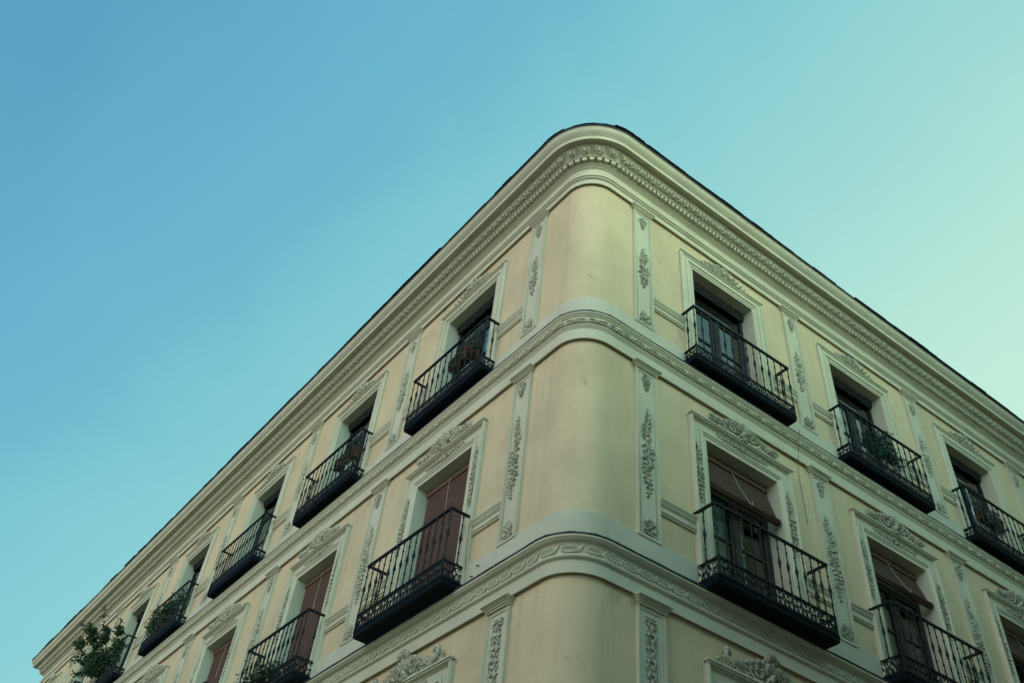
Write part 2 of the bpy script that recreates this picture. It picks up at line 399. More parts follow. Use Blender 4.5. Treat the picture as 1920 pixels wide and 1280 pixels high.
part(g, 'guilloche_moulding', M_RUN, belt2)

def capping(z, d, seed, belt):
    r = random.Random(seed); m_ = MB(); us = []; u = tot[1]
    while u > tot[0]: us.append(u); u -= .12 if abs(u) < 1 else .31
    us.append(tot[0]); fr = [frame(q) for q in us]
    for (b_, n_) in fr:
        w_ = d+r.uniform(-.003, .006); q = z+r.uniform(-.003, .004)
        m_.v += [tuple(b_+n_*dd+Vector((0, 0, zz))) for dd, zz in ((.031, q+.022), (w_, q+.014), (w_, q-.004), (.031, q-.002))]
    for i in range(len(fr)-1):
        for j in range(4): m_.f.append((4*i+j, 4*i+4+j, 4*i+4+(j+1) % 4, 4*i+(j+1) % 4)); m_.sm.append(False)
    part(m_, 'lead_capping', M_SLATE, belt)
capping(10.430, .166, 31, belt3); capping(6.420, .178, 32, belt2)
# plinth bands at the foot of each floor
def bands(z0, zm, z1, hs):
    c = MB(); sweep(c, [(0, z0), (.03, z0), (.03, zm), (0, zm)], ret=True)
    pr = [(0, zm), (.03, zm), (.03, z1-.012), (.022, z1), (0, z1)]
    sweep(c, pr, seg('C', WIN['L'][0]-hs, WIN['R'][0]-hs))
    for f in 'RL':
        W = WIN[f]
        for i, x in enumerate(W):
            nx = W[i+1]-hs if i+1 < len(W) else (R_END if f == 'R' else L_END)
            if nx > x+hs+.05: sweep(c, pr, seg(f, x+hs, nx))
    part(c, 'plinth_band', M_BAND)
bands(10.42, 10.6, BT, HS3-.06); bands(6.41, 6.52, BS, HS2-.06)

# string course between pilasters and window surrounds at rail height
def strings(zt, zb, hs, fancy):
    h = zt-zb
    pr = [(0, zb), (.03, zb), (.032, zb+.02), (.05, zb+.03), (.05, zb+.045), (.022, zb+.05), (.022, zb+h*.55), (.035, zb+h*.58), (.055, zb+h*.68), (.06, zb+h*.75), (.045, zb+h*.78), (.06, zb+h*.8), (.08, zb+h*.92), (.08, zt), (0, zt)]
    for f in 'RL':
        for i, x in enumerate(WIN[f]):
            a, b_ = PIL[f][i]+.2, x-hs+.004
            ends = [(a, b_)] + ([(x+hs-.004, PIL[f][i+1]-.2)] if i+1 < len(PIL[f]) else [])
            for e0, e1 in ends:
                if vis(f, (e0+e1)/2, zt, 200, 120): c = MB(); sweep(c, pr, seg(f, e0, e1)); part(c, 'string_course', M_TRIM)
strings(11.66, 11.42, HS3, False); strings(7.60, 7.36, HS2, True)

# ------------------------------------------------------------------ ornament library (shared meshes, each centred on its own origin)
def mesh_of(mb, name, mt):
    me = bpy.data.meshes.new(name); me.from_pydata([tuple(v) for v in mb.v], [], mb.f); me.update()
    me.polygons.foreach_set('use_smooth', mb.sm); me.materials.append(mt); return me
def orn_top(r=rnd):                # hanging shell and husk below the capital, 0.3 high
    m_ = MB()
    for a in range(9):
        an = a*2*pi/9; m_.leaf(.035*cos(an), -.03+.045*sin(an), .062, .036, an+.5, .034, .5)
    m_.dome(0, -.03, .026, .030, .05)
    for k in range(4):
        z = -.115-k*.042
        for sx in (-1, 1): m_.leaf(sx*.006, z+.02, .064-.012*k, .030, -pi/2+sx*(.95-.1*k), .032, 0)
        m_.dome(0, z, .013, .018, .04, n=6, rings=2)
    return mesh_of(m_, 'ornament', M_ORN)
def orn_mid(H, W, seed, curly):
    m_ = MB(); r = random.Random(seed); n_ = int(H/.078)
    pts = []
    for k in range(n_+1):
        t = k/n_; z = H/2-H*t; env = (sin(pi*min(1, max(0, t)))**.65)*W*.5+.018
        if curly: x = .022*sin(t*pi*5)
        else: x = .006*sin(k*1.7)
        pts.append((x, -.014, z))
        for sx in (-1, 1):
            L_ = env*r.uniform(.75, 1.05)
            m_.leaf(x+sx*.012, z, L_, L_*r.uniform(.34, .46), (pi/2 if t < .42 else -pi/2)+(-sx if t < .42 else sx)*r.uniform(.75, 1.15), .034, sx*r.uniform(-.5, .5))
            if k % 2 == 0 and env > .05: m_.dome(x+sx*env*.62, z+r.uniform(-.02, .02), .016, .018, .036, n=6, rings=2)
        if k % 3 == 1: m_.dome(x, z, .024, .026, .044, n=7, rings=2)
    m_.tube(pts, .009, 5)
    if curly:
        for z, s_ in ((H*.12, 1), (-.02, -1), (-H*.2, 1)): m_.scroll(s_*.03, z, .05, 1.1, pi/2 if s_ > 0 else pi*1.5, s_, .011, .02)
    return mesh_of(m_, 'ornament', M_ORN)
def orn_bot():
    m_ = MB()
    for a in range(-3, 4): m_.leaf(0, .0, .15-.014*abs(a), .042, pi/2+a*.36, .034, .12*a)
    for sx in (-1, 1):
        m_.scroll(sx*.055, -.02, .036, 1.0, pi/2, -sx, .010, .018)
        m_.leaf(sx*.02, -.03, .1, .045, -pi/2+sx*.95, .03, 0)
        m_.leaf(sx*.05, -.06, .06, .035, -pi/2+sx*1.3, .03, 0)
    m_.dome(0, -.01, .025, .03, .046); m_.box(-.085, .085, -.02, 0, -.105, -.088)
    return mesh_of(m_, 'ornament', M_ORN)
O_TOP, O_BOT = orn_top(), orn_bot()
O_MID3 = [orn_mid(1.02, .19, q, False) for q in (3, 13, 23)]; O_MID2 = [orn_mid(1.52, .20, q, True) for q in (5, 15, 25)]
O_JAMB = [orn_mid(1.12, .115, q, False) for q in (9, 19, 29)]
vr = random.Random(99)
def pick(v): return vr.choice(v) if isinstance(v, list) else v
def worn(o):
    o.scale = (vr.choice((-1, 1))*vr.uniform(.93, 1.05), vr.uniform(.75, 1.1), vr.uniform(.96, 1.03)); o.rotation_euler = (0, vr.uniform(-.03, .03), 0); return o
def orn_panel():                   # tall arabesque of the first floor pilasters
    m_ = MB()
    z = 0
    for q in range(3):
        m_.box(-.085+q*.062, -.045+q*.062, -.03, 0, -.06, -.02)
    m_.tube([(-.1, -.01, -.005), (.1, -.01, -.005), (.1, -.01, -.10), (.055, -.01, -.10)], .008, 4); m_.tube([(-.1, -.01, -.005), (-.1, -.01, -.10), (-.055, -.01, -.10)], .008, 4)
    for k in range(9):
        z = -.16-k*.17
        for sx in (-1, 1):
            m_.scroll(sx*.055, z, .042, 1.2, pi/2, sx*(-1)**k, .010, .018)
            m_.leaf(sx*.01, z-.02, .12, .05, -pi/2+sx*.7, .034, -sx*.3); m_.leaf(sx*.02, z+.02, .08, .04, pi/2-sx*.8, .032, 0)
            m_.dome(sx*.085, z-.08, .018, .018, .03, n=6, rings=2)
        m_.dome(0, z-.07, .022, .034, .042, n=7); m_.leaf(0, z+.05, .08, .035, -pi/2, .04, 0)
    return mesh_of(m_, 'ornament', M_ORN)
O_PANEL = orn_panel()
def crest3():                      # low spray over the top floor windows, 1.05 wide
    m_ = MB()
    for a in range(-2, 3): m_.leaf(0, .05, .17-.014*abs(a), .065, pi/2+a*.42, .07, .1*a)
    m_.dome(0, .055, .055, .055, .10); m_.dome(0, .15, .034, .034, .09)
    for sx in (-1, 1):
        m_.scroll(sx*.13, .07, .055, 1.2, pi/2, -sx, .018, .04)
        m_.scroll(sx*.25, .045, .042, 1.1, -pi/2, sx, .015, .035)
        for k in range(8):
            t = k/7; x = sx*(.10+.42*t); z = .07-.06*t
            m_.leaf(x, z, (.15-.075*t), .058-.026*t, (0 if sx > 0 else pi)+sx*(.95-.8*(k % 2)), .06-.02*t, .3*sx)
            if k % 2 == 0: m_.dome(x+sx*.02, z-.035, .02, .02, .05-.02*t, n=6, rings=2)
        m_.tube([(sx*.05, -.02, .03), (sx*.2, -.02, .005), (sx*.38, -.016, .015), (sx*.54, -.010, .0)], [.02, .018, .013, .006], 5)
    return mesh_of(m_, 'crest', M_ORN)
def crest2(big=False):             # rich rocaille over the second floor windows, 1.5 wide, 0.35 high
    m_ = MB(); k_ = 1.18 if big else 1.0
    for a in range(-3, 4): m_.leaf(0, .10, .24-.016*abs(a), .07, pi/2+a*.33, .085, .1*a)
    for a in range(-3, 4): m_.dome(.155*sin(a*.36), .17+.155*cos(a*.36), .024, .024, .075, n=6, rings=2)
    m_.dome(0, .10, .075, .085, .115); m_.dome(0, .12, .032, .04, .14)
    for a in range(5): m_.leaf(0, .08, .12, .05, -pi/2+(a-2)*.5, .07, 0)
    for sx in (-1, 1):
        m_.scroll(sx*.20, .13, .085*k_, 1.35, pi/2, -sx, .024, .05, n=6)
        m_.scroll(sx*.205, .13, .105*k_, .75, pi*.5, -sx, .014, .035, n=5)
        m_.scroll(sx*.40, .075, .062, 1.3, -pi/2, sx, .019, .04, n=6)
        m_.tube([(sx*.12, -.04, .03), (sx*.22, -.05, .005), (sx*.32, -.05, .02), (sx*.42, -.045, .13), (sx*.52, -.04, .10), (sx*.60, -.035, .03)], [.02, .024, .024, .02, .018, .012], 6)
        for q in range(14):
            t = q/13; x = sx*(.12+.46*t); z = .19-.13*t+.03*sin(q*2.1)
            m_.leaf(x, z, .13-.04*t, .055, (0 if sx > 0 else pi)+sx*(1.1-.9*(q % 3)*.5), .075-.02*t, .4*sx)
            if q % 2: m_.dome(x, z-.07, .022, .024, .06, n=6, rings=2)
        if big:
            m_.tube([(sx*.50, -.03, .03), (sx*.62, -.045, .02), (sx*.74, -.05, .07), (sx*.82, -.055, .16), (sx*.80, -.065, .225), (sx*.745, -.07, .225), (sx*.735, -.07, .165)], [.024, .034, .040, .044, .042, .034, .02], 7)
            m_.scroll(sx*.90, .06, .04, 1.0, pi, sx, .016, .03)
            for q in range(4): m_.leaf(sx*.56, .03, .14, .05, pi/2-sx*(q-1.5)*.35, .05, 0)
        else:
            m_.scroll(sx*.665, .055, .05, 1.0, pi*.9 if sx > 0 else pi*.1, -sx, .020, .05, n=6)
            for q in range(6): m_.leaf(sx*.68, .0, .15, .055, pi/2+(q-2.5)*.34, .085, sx*.3)
            for q in range(4): m_.dome(sx*(.63+.035*q), .10-.02*abs(q-1.5), .022, .03, .08, n=6, rings=2)
    if big:
        for q in range(7): m_.leaf(0, .30, .13, .06, pi/2+(q-3)*.42, .11, 0)
        for sx in (-1, 1): m_.dome(sx*.03, .30, .02, .026, .13)
        m_.dome(0, .26, .07, .09, .115)
    return mesh_of(m_, 'crest', M_ORN)
def lintel_orn():                  # garland inside the frieze of the surround, 1.05 wide
    m_ = MB()
    for sx in (-1, 1):
        for k in range(15):
            t = k/14; x = sx*(.03+.50*t)
            m_.leaf(x, 0, .075-.03*t, .036-.012*t, (0 if sx > 0 else pi)+(.7 if k % 2 else -.7), .034, 0)
            if k % 2 == 0 and k < 11: m_.dome(x, .0, .016, .016, .036, n=6, rings=2)
        m_.scroll(sx*.10, .0, .036, 1.1, pi/2, -sx, .009, .018)
    for a in range(6): m_.leaf(0, 0, .075, .034, a*pi/3, .042, 0)
    m_.dome(0, 0, .028, .028, .055)
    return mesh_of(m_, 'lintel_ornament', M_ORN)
O_C3, O_C2, O_C1, O_LIN = crest3(), crest2(), crest2(True), lintel_orn()

# ------------------------------------------------------------------ pilasters
def ring_frame(m_, hw, z0, z1, prof, jambs_only=False):
    """mitred frame: profile (inset from outer edge, d); open at the foot"""
    k = len(prof)
    path = [(-1, z0, False), (-1, z1, True), (1, z1, True), (1, z0, False)]
    vs = []
    for sx, z, mit in path:
        for off, d in prof: vs.append((sx*(hw-off), -d, z-off if mit else z))
    fs = []
    for i in range(3):
        for j in range(k-1): fs.append((i*k+j, i*k+j+1, (i+1)*k+j+1, (i+1)*k+j))
    m_.add(vs, fs)
def pilaster_mesh(z0, z1, hw, kind):
    m_ = MB(); H = z1-z0
    ix = .045
    # body with a sunk panel
    m_.box(-hw, -hw+.022, -.052, 0, 0, H-.10); m_.box(hw-.022, hw, -.052, 0, 0, H-.10)
    m_.box(-hw+.022, -hw+ix, -.040, 0, 0, H-.10); m_.box(hw-ix, hw-.022, -.040, 0, 0, H-.10)
    m_.box(-hw+ix, hw-ix, -.026, 0, 0, H-.10)
    m_.box(-hw+ix, hw-ix, -.040, -.026, H-.145, H-.10); m_.box(-hw+ix, hw-ix, -.046, -.026, 0, .035)
    for sx in (-1, 1): m_.tube([(sx*(hw-ix-.018), -.027, .035), (sx*(hw-ix-.018), -.027, H-.145)], .007, 5)
    return mesh_of(m_, 'pilaster', M_TRIM)
def capital_mesh(hw, deep):
    m_ = MB()
    st = [(-.10, -.085, .014), (-.085, -.072, .006), (-.072, -.050, .022), (-.050, -.034, .034), (-.034, -.020, .046), (-.020, 0, .060)]
    for z0, z1, e in st: m_.box(-hw-e*.95, hw+e*.95, -(.052+e*deep), 0, z0, z1)
    return mesh_of(m_, 'capital', M_TRIM)
PM = {3: pilaster_mesh(BT-.02, CT, .205, 3), 2: pilaster_mesh(BS-.02, CS, .205, 2), 1: pilaster_mesh(2.0, CF, .225, 1)}
CAP = {3: capital_mesh(.205, .9), 2: capital_mesh(.205, 1.2), 1: capital_mesh(.225, 1.6)}
Z0 = {3: BT-.02, 2: BS-.02, 1: 2.0}; Z1 = {3: CT, 2: CS, 1: CF}
for fl in (3, 2, 1):
    for f in 'RL':
        for s in PIL[f]:
            if not (vis(f, s, Z1[fl], 120, 60) or vis(f, s, Z0[fl], 120, 60)): continue
            p = put('pilaster', PM[fl], f, s, Z0[fl])
            H = Z1[fl]-Z0[fl]
            link('capital', CAP[fl], p, loc=(0, 0, H))
            if fl == 3: ors = [(O_TOP, H-.30), (O_MID3, H-1.62), (O_BOT, .16)]
            elif fl == 2: ors = [(O_TOP, H-.24), (O_MID2, H-1.64), (O_BOT, .17)]
            else: ors = [(O_PANEL, H-.22)]
            for me, z in ors: worn(link('ornament', pick(me), p, loc=(vr.uniform(-.006, .006), -.026, z)))

# ------------------------------------------------------------------ windows
def surround_mesh(hs, zt, zo, z0, fl):
    m_ = MB(); wd = hs-HO
    if fl == 3:
        prof = [(0, 0), (0, .045), (.03, .052), (.045, .058), (.06, .058), (.06, .04), (.085, .036), (.13, .036), (.135, .050), (.165, .056), (.18, .056), (.18, .034), (.21, .030), (.235, .042), (.25, .042), (.25, .028), (wd, .028), (wd, -.02)]
    else:
        prof = [(0, 0), (0, .05), (.012, .085), (.035, .09), (.05, .078), (.055, .055), (.07, .05), (.07, .035), (.205, .035), (.205, .055), (.22, .066), (.24, .07), (.25, .055), (.27, .05), (.285, .034), (wd, .034), (wd, -.02)]
    k = len(prof); top = zt-zo
    path = [(-1, z0, 0), (-1, None, 1), (1, None, 1), (1, z0, 0)]
    vs = []
    for sx, z, mit in path:
        for off, d in prof:
            zz = z if z is not None else zt-off*(top/wd)
            vs.append((sx*(hs-off), -d, zz))
    fs = []
    for i in range(3):
        for j in range(k-1): fs.append((i*k+j, i*k+j+1, (i+1)*k+j+1, (i+1)*k+j))
    fs += [tuple(range(k)), tuple(3*k+j for j in range(k))[::-1]]
    m_.add(vs, fs)
    if fl != 3:   # projecting hood line over the head
        m_.box(-hs-.02, hs+.02, -.12, -.03, zt-.014, zt+.012); m_.box(-hs, hs, -.10, -.03, zt-.04, zt-.014)
    else:
        m_.box(-hs-.008, hs+.008, -.075, -.03, zt-.014, zt+.010)
    return mesh_of(m_, 'surround', M_TRIM)
def reveal_mesh(zb, zt, dep=.27):
    m_ = MB(); x = HO
    v = [(-x, -.018, zb), (x, -.018, zb), (x, -.018, zt), (-x, -.018, zt)]; xb = x-.02
    w_ = [(-xb, dep, zb), (xb, dep, zb), (xb, dep, zt-.015), (-xb, dep, zt-.015)]
    m_.add(v+w_, [(0, 1, 5, 4), (1, 2, 6, 5), (2, 3, 7, 6), (3, 0, 4, 7)])
    return mesh_of(m_, 'window', M_TRIM)
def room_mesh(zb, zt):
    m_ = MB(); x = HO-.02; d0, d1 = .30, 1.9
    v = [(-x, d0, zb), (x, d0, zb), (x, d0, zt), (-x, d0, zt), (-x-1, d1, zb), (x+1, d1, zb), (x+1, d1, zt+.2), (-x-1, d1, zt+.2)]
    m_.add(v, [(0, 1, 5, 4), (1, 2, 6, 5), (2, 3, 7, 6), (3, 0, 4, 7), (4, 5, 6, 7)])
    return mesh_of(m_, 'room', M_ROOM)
def frame_mesh(zb, zt, mt):
    m_ = MB(); x = HO-.021; y0, y1 = .235, .30
    m_.box(-x, -x+.07, y0, y1, zb, zt-.015); m_.box(x-.07, x, y0, y1, zb, zt-.015); m_.box(-x+.07, x-.07, y0, y1, zt-.095, zt-.015)
    m_.box(-x+.07, x-.07, y0, y1, zt-.62, zt-.55)            # transom
    m_.box(-.05, .05, y0-.012, y1, zb, zt-.62)
    for sx in (-1, 1):
        a, b_ = (sx*.05, sx*(x-.07)); lo, hi = min(a, b_), max(a, b_)
        m_.box(lo, lo+.055, y0+.008, y1-.005, zb, zt-.62); m_.box(hi-.055, hi, y0+.008, y1-.005, zb, zt-.62)
        m_.box(lo+.055, hi-.055, y0+.008, y1-.005, zt-.69, zt-.62); m_.box(lo+.055, hi-.055, y0+.008, y1-.005, zb, zb+.62)
        m_.box(lo+.055, hi-.055, y0+.012, y1-.01, zb+1.22, zb+1.26)
    return mesh_of(m_, 'door_frame', mt)
def pane_mesh(zb, zt):
    m_ = MB(); x = HO-.09
    for lo, hi, a, b_ in ((-x, -.05, zb+.62, zt-.69), (.05, x, zb+.62, zt-.69), (-x, x, zt-.55, zt-.095)):
        m_.box(lo+.01, hi-.01, .266, .272, a, b_)
    return mesh_of(m_, 'pane', M_GLASS)
def curtain_mesh(zb, zt, x0, x1, seed, mt):
    m_ = MB(); r = random.Random(seed); n_ = int((x1-x0)/.012); vs = []; fs = []
    for i in range(n_+1):
        x = x0+(x1-x0)*i/n_; y = .36+.016*sin(i*1.15+r.uniform(-.2, .2))
        vs += [(x, y, zb+.02), (x, y, zt-.1)]
    for i in range(n_): fs.append((2*i, 2*i+2, 2*i+3, 2*i+1))
    m_.add(vs, fs, True); return mesh_of(m_, 'curtain', mt)
ZB = {3: 10.62, 2: 6.53, 1: 2.6}; ZO = {3: OT, 2: OS, 1: OF}; ZA = {3: AT, 2: AS, 1: AF}
WM = {}
for fl in (3, 2, 1):
    H = ZO[fl]-ZB[fl]; hs = HS3 if fl == 3 else HS2
    WM[fl] = dict(rev=reveal_mesh(0, H), sur=surround_mesh(hs, ZA[fl]-ZB[fl], H, 0, fl), room=room_mesh(0, H),
                  fr=frame_mesh(0, H, M_FRAME if fl == 3 else M_BROWN), pane=pane_mesh(0, H),
                  cl=curtain_mesh(0, H, -.66, -.12, 2, M_CURT), cr=curtain_mesh(0, H, .10, .66, 4, M_CURT), cw=curtain_mesh(0, H, -.60, .30, 6, M_CURTW))
m_ = MB(); r_ = random.Random(4); xs_ = [-.745+1.49*k/40 for k in range(41)]
for zz, yy, rr in ((-.045, .20, .05), (-.11, .205, .045), (-.165, .215, .035)):
    m_.tube([(x_, yy+r_.uniform(-.008, .008), zz+r_.uniform(-.014, .014)) for x_ in xs_], [rr*r_.uniform(.86, 1.1) for _ in xs_], 7)
ROLL = mesh_of(m_, 'rolled_blind', M_FRAME)
for fl in (3, 2, 1):
    for f in 'RL':
        for i, s in enumerate(WIN[f]):
            if not (vis(f, s, ZO[fl]+.3, 150, 40) or vis(f, s, ZB[fl], 150, 40)): continue
            W = WM[fl]; H = ZO[fl]-ZB[fl]
            wn = put('window', W['rev'], f, s, ZB[fl])
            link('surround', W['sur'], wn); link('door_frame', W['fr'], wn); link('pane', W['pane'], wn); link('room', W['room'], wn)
            if fl == 3:
                link('rolled_blind', ROLL, wn, loc=(0, 0, H))
                link('crest', O_C3, wn, loc=(0, -.045, ZA[3]-ZB[3]-.004))
                if f == 'L' and i in (0, 1): link('curtain', W['cl'], wn); link('curtain', W['cr'], wn)
                if f == 'R' and i in (1, 2): link('curtain', W['cl'], wn)
            else:
                link('crest', O_C2 if fl == 2 else O_C1, wn, loc=(0, -.045, ZA[fl]-ZB[fl]+.012))
                link('lintel_ornament', O_LIN, wn, loc=(0, -.032, ZA[fl]-ZB[fl]-.137))
                for sx in (-1, 1): worn(link('jamb_ornament', pick(O_JAMB), wn, loc=(sx*(HS2-.137), -.032, ZA[fl]-ZB[fl]-1.06)))
                link('curtain', W['cw'], wn)

# ------------------------------------------------------------------ balconies
def slab_mesh(hw, dep, h):
    m_ = MB()
    m_.box(-hw+.0, hw, -dep, -.031, -h, 0)
    m_.box(-hw-.008, hw+.008, -dep-.008, -.031, -.03, -.008)
    m_.box(-hw+.012, hw-.012, -dep+.012, -.031, -h-.02, -h)
    return mesh_of(m_, 'balcony', M_SLAB)
def rail_mesh(hw, dep, z):
    m_ = MB()
    for a in ((-hw-.022, hw+.022, -dep-.022, -dep+.022), (-hw-.022, -hw+.022, -dep+.022, -.0), (hw-.022, hw+.022, -dep+.022, -.0)):
        m_.box(a[0], a[1], a[2], a[3], z-.028, z)
        c_ = ((a[0]+a[1])/2, (a[2]+a[3])/2)
        if a[1]-a[0] > 1: m_.box(a[0]+.01, a[1]-.01, a[2]+.01, a[3]-.01, z, z+.008)
        else: m_.box(a[0]+.01, a[1]-.01, a[2]-.03, a[3], z, z+.008)
    return mesh_of(m_, 'handrail', M_IRON)
def grille_mesh(hw, dep, h):
    m_ = MB()
    def run(L, T, n_):
        m_.T = None
        for k in range(n_):
            xc = -L/2+(k+.5)*L/n_; w_ = L/n_
            base = T
            m_.T = lambda p, xc=xc, base=base: base((p[0]+xc, p[1], p[2]))
            zc = h/2
            for sx in (-1, 1):
                pts = []
                for q in range(13):
                    t = q/12; a = pi*.5+sx*0-t*2*pi*.8
                    rr = h*.22*(1-.45*t); pts.append((sx*(w_*.24)+sx*rr*cos(a)*.9, 0, h*.27+rr*sin(a)))
                m_.tube(pts, .0105, 4)
                pts = [(p[0], 0, h-p[2]) for p in pts]; m_.tube(pts, .0105, 4)
            m_.tube([(-w_*.5, 0, h*.02), (-w_*.28, 0, h*.55), (0, 0, h*.3), (w_*.28, 0, h*.55), (w_*.5, 0, h*.98)], .009, 4)
            m_.dome(0, h*.5, .024, .024, .012); m_.dome(w_*.5, h*.22, .02, .03, .012); m_.dome(w_*.5, h*.8, .018, .018, .012)
            m_.dome(0, h*.12, .03, .02, .012); m_.dome(0, h*.9, .03, .016, .012)
        m_.T = None
    n_ = 13 if h > .2 else 12
    run(2*hw, lambda p: (p[0], p[1]-dep, p[2]), n_)
    ns = 2
    for sx in (-1, 1): run(dep, lambda p, sx=sx: (sx*hw-p[1], -dep/2+p[0]*1.0, p[2]), ns)
    # rails of the grille
    for z in (.006, h):
        for a in ((-hw-.016, hw+.016, -dep-.016, -dep+.016), (-hw-.016, -hw+.016, -dep+.016, -.03), (hw-.016, hw+.016, -dep+.016, -.03)): m_.box(a[0], a[1], a[2], a[3], z-.006, z+.014)
    for sx in (-1, 1):
        m_.box(sx*hw-.013, sx*hw+.013, -dep-.013, -dep+.013, .02, h-.006)
    return mesh_of(m_, 'scrollwork_panel', M_IRON)
def baluster_prof(h):
    z = lambda t: h*t
    return [(.011, 0), (.019, z(.015)), (.011, z(.04)), (.0095, z(.20)), (.019, z(.225)), (.0095, z(.25)), (.010, z(.40)), (.018, z(.425)), (.012, z(.44)), (.022, z(.475)), (.026, z(.51)), (.020, z(.55)), (.012, z(.575)), (.018, z(.59)), (.0095, z(.615)),
            (.0095, z(.76)), (.019, z(.785)), (.0095, z(.81)), (.0095, z(.93)), (.019, z(.96)), (.011, 1*h)]
BAL = {3: dict(hw=1.15, dep=.30, z=10.635, rail=11.765, g=.185, off=.03), 2: dict(hw=1.135, dep=.405, z=6.555, rail=7.685, g=.26, off=.015)}
BM = {}
for fl in (3, 2):
    B = BAL[fl]; hb = B['rail']-B['z']-B['g']-.028-.014
    m_ = MB(); m_.lathe(0, 0, baluster_prof(hb), 7); bm_ = mesh_of(m_, 'baluster', M_IRON)
    BM[fl] = dict(slab=slab_mesh(B['hw']+.03, B['dep']+.0, .095), rail=rail_mesh(B['hw'], B['dep'], B['rail']-B['z']), gr=grille_mesh(B['hw'], B['dep'], B['g']), bal=bm_)
near = [('R', 0, 2), ('L', 0, 2), ('R', 0, 3), ('R', 1, 3), ('L', 0, 3), ('R', 1, 2)]
farb = MB(); nb = 0
for fl in (3, 2):
    B = BAL[fl]
    for f in 'RL':
        for i, s in enumerate(WIN[f]):
            if not (vis(f, s, B['rail'], 150, 60) or vis(f, s, B['z'], 150, 60)): continue
            sc_ = s+(B['off'] if f == 'R' else .05)
            bo = put('balcony', BM[fl]['slab'], f, sc_, B['z'])
            link('handrail', BM[fl]['rail'], bo); link('scrollwork_panel', BM[fl]['gr'], bo)
            pos = [(-B['hw']+2*B['hw']*k/13, -B['dep']) for k in range(14)] + [(sx*B['hw'], -B['dep']*.45) for sx in (-1, 1)]
            if (f, i, fl) in near:
                for x, y in pos: link('baluster', BM[fl]['bal'], bo, loc=(x, y, B['g']+.014)); nb += 1
            else:
                o0 = P(f, sc_, 0, B['z']); ca, sa = cos(RZ[f]), sin(RZ[f])
                farb.T = lambda p: (o0.x+p[0]*ca-p[1]*sa, o0.y+p[0]*sa+p[1]*ca, o0.z+p[2])
                for x, y in pos:
                    farb.lathe(x, y, [(r_, z_+B['g']+.014) for r_, z_ in baluster_prof(B['rail']-B['z']-B['g']-.042)], 6)
                farb.T = None
part(farb, 'baluster', M_IRON, kind='stuff', label='turned iron balusters of the farther balconies')

# ------------------------------------------------------------------ blinds (hang in the openings)
def local(f, s, z):
    return dict(loc=P(f, s, 0, z), rz=RZ[f])
def blind(f, i, drop, lab, mt, swing=0.0, pitch=.044):
    s = WIN[f][i]; L = local(f, s, OS-.02)
    root = link('roller_blind', None, None, **L); tag(root, lab, 'blind', 'wooden roller blinds of the second floor windows')
    m_ = MB(); x = HO-.035; z = -.115; k = 0; n_ = int((drop-.14)/pitch)
    for k in range(n_):
        t = k/n_; y = .19-swing*t; z = -.125-k*pitch
        m_.box(-x, x, y-.008, y+.008, z-pitch*.52, z)
    m_.build('slats', mt, root)
    m_ = MB(); m_.box(-x-.01, x+.01, .155, .225, -.115, -.012); m_.build('head_board', M_BLIND, root)
    if swing:
        m_ = MB(); zz = z-.06; yy = .19-swing
        for q in range(7): m_.tube([(-x-.0, yy-.05*sin(q*.9), zz+.045*cos(q*.9)), (x, yy-.05*sin(q*.9), zz+.045*cos(q*.9))], .013, 6)
        m_.tube([(-x, yy, zz), (x, yy, zz)], .046, 10); m_.build('rolled_slats', mt, root)
    else:
        m_ = MB(); m_.tube([(-x, .185, z-pitch-.01), (x, .185, z-pitch-.01)], .014, 6); m_.build('bottom_rail', mt, root)
    m_ = MB(); e_ = min(drop, .86)
    m_.tube([(-.06+.10*(q/12)**1.6, .15-(.05+swing)*(q/12)**1.3, -.07-(e_-.07)*q/12) for q in range(13)]+[(.055, .09-swing, -e_-.03), (.072, .09-swing, -e_-.02), (.078, .09-swing, -e_+.05)], .0032, 5); m_.build('pull_cord', M_CORD, root)
blind('R', 0, .78, 'half lowered brown slat blind with a white cord, nearest window right of the rounded corner', M_BLINDD, .17)
blind('R', 1, .70, 'half lowered brown slat blind with a white cord, second window right of the rounded corner', M_BLINDD, .17)
blind('R', 2, .72, 'brown slat blind in the window cut by the right edge of the photo', M_BLINDD, .17)
blind('L', 0, 2.5, 'fully lowered reddish slat blind in the window just left of the rounded corner', M_BLIND)
blind('L', 1, 2.5, 'fully lowered reddish slat blind in the second window left of the rounded corner', M_BLIND)
blind('L', 2, 2.5, 'fully lowered reddish slat blind at the bottom edge, third window left of the corner', M_BLIND)

# ------------------------------------------------------------------ plants and small things on the balconies
def leaves(mb, pts, n_, size, r, spread=.05):
    for _ in range(n_):
        p = Vector(r.choice(pts)); p = p+Vector((r.gauss(0, spread), r.gauss(0, spread), r.gauss(0, spread)))
        a = Vector((r.uniform(-1, 1), r.uniform(-1, 1), r.uniform(-.6, 1))).normalized(); b_ = a.cross(Vector((r.uniform(-1, 1), r.uniform(-1, 1), r.uniform(-1, 1)))).normalized()
        L_ = size*r.uniform(.6, 1.3); W_ = L_*r.uniform(.28, .42); c_ = a.cross(b_)*L_*.12
        mb.add([tuple(p), tuple(p+a*L_*.5+b_*W_+c_), tuple(p+a*L_), tuple(p+a*L_*.5-b_*W_+c_)], [(0, 1, 2, 3)])
def branch(mb, p0, p1, r0, r, n_=6, bend=.04):
    pts = []; p0 = Vector(p0); p1 = Vector(p1)
    for k in range(n_+1):
        t = k/n_; pts.append(p0.lerp(p1, t)+Vector((r.gauss(0, bend), r.gauss(0, bend*.6), 0))*sin(pi*t))
    mb.tube([tuple(p) for p in pts], [r0*(1-.8*k/n_) for k in range(n_+1)], 5); return [tuple(p) for p in pts]
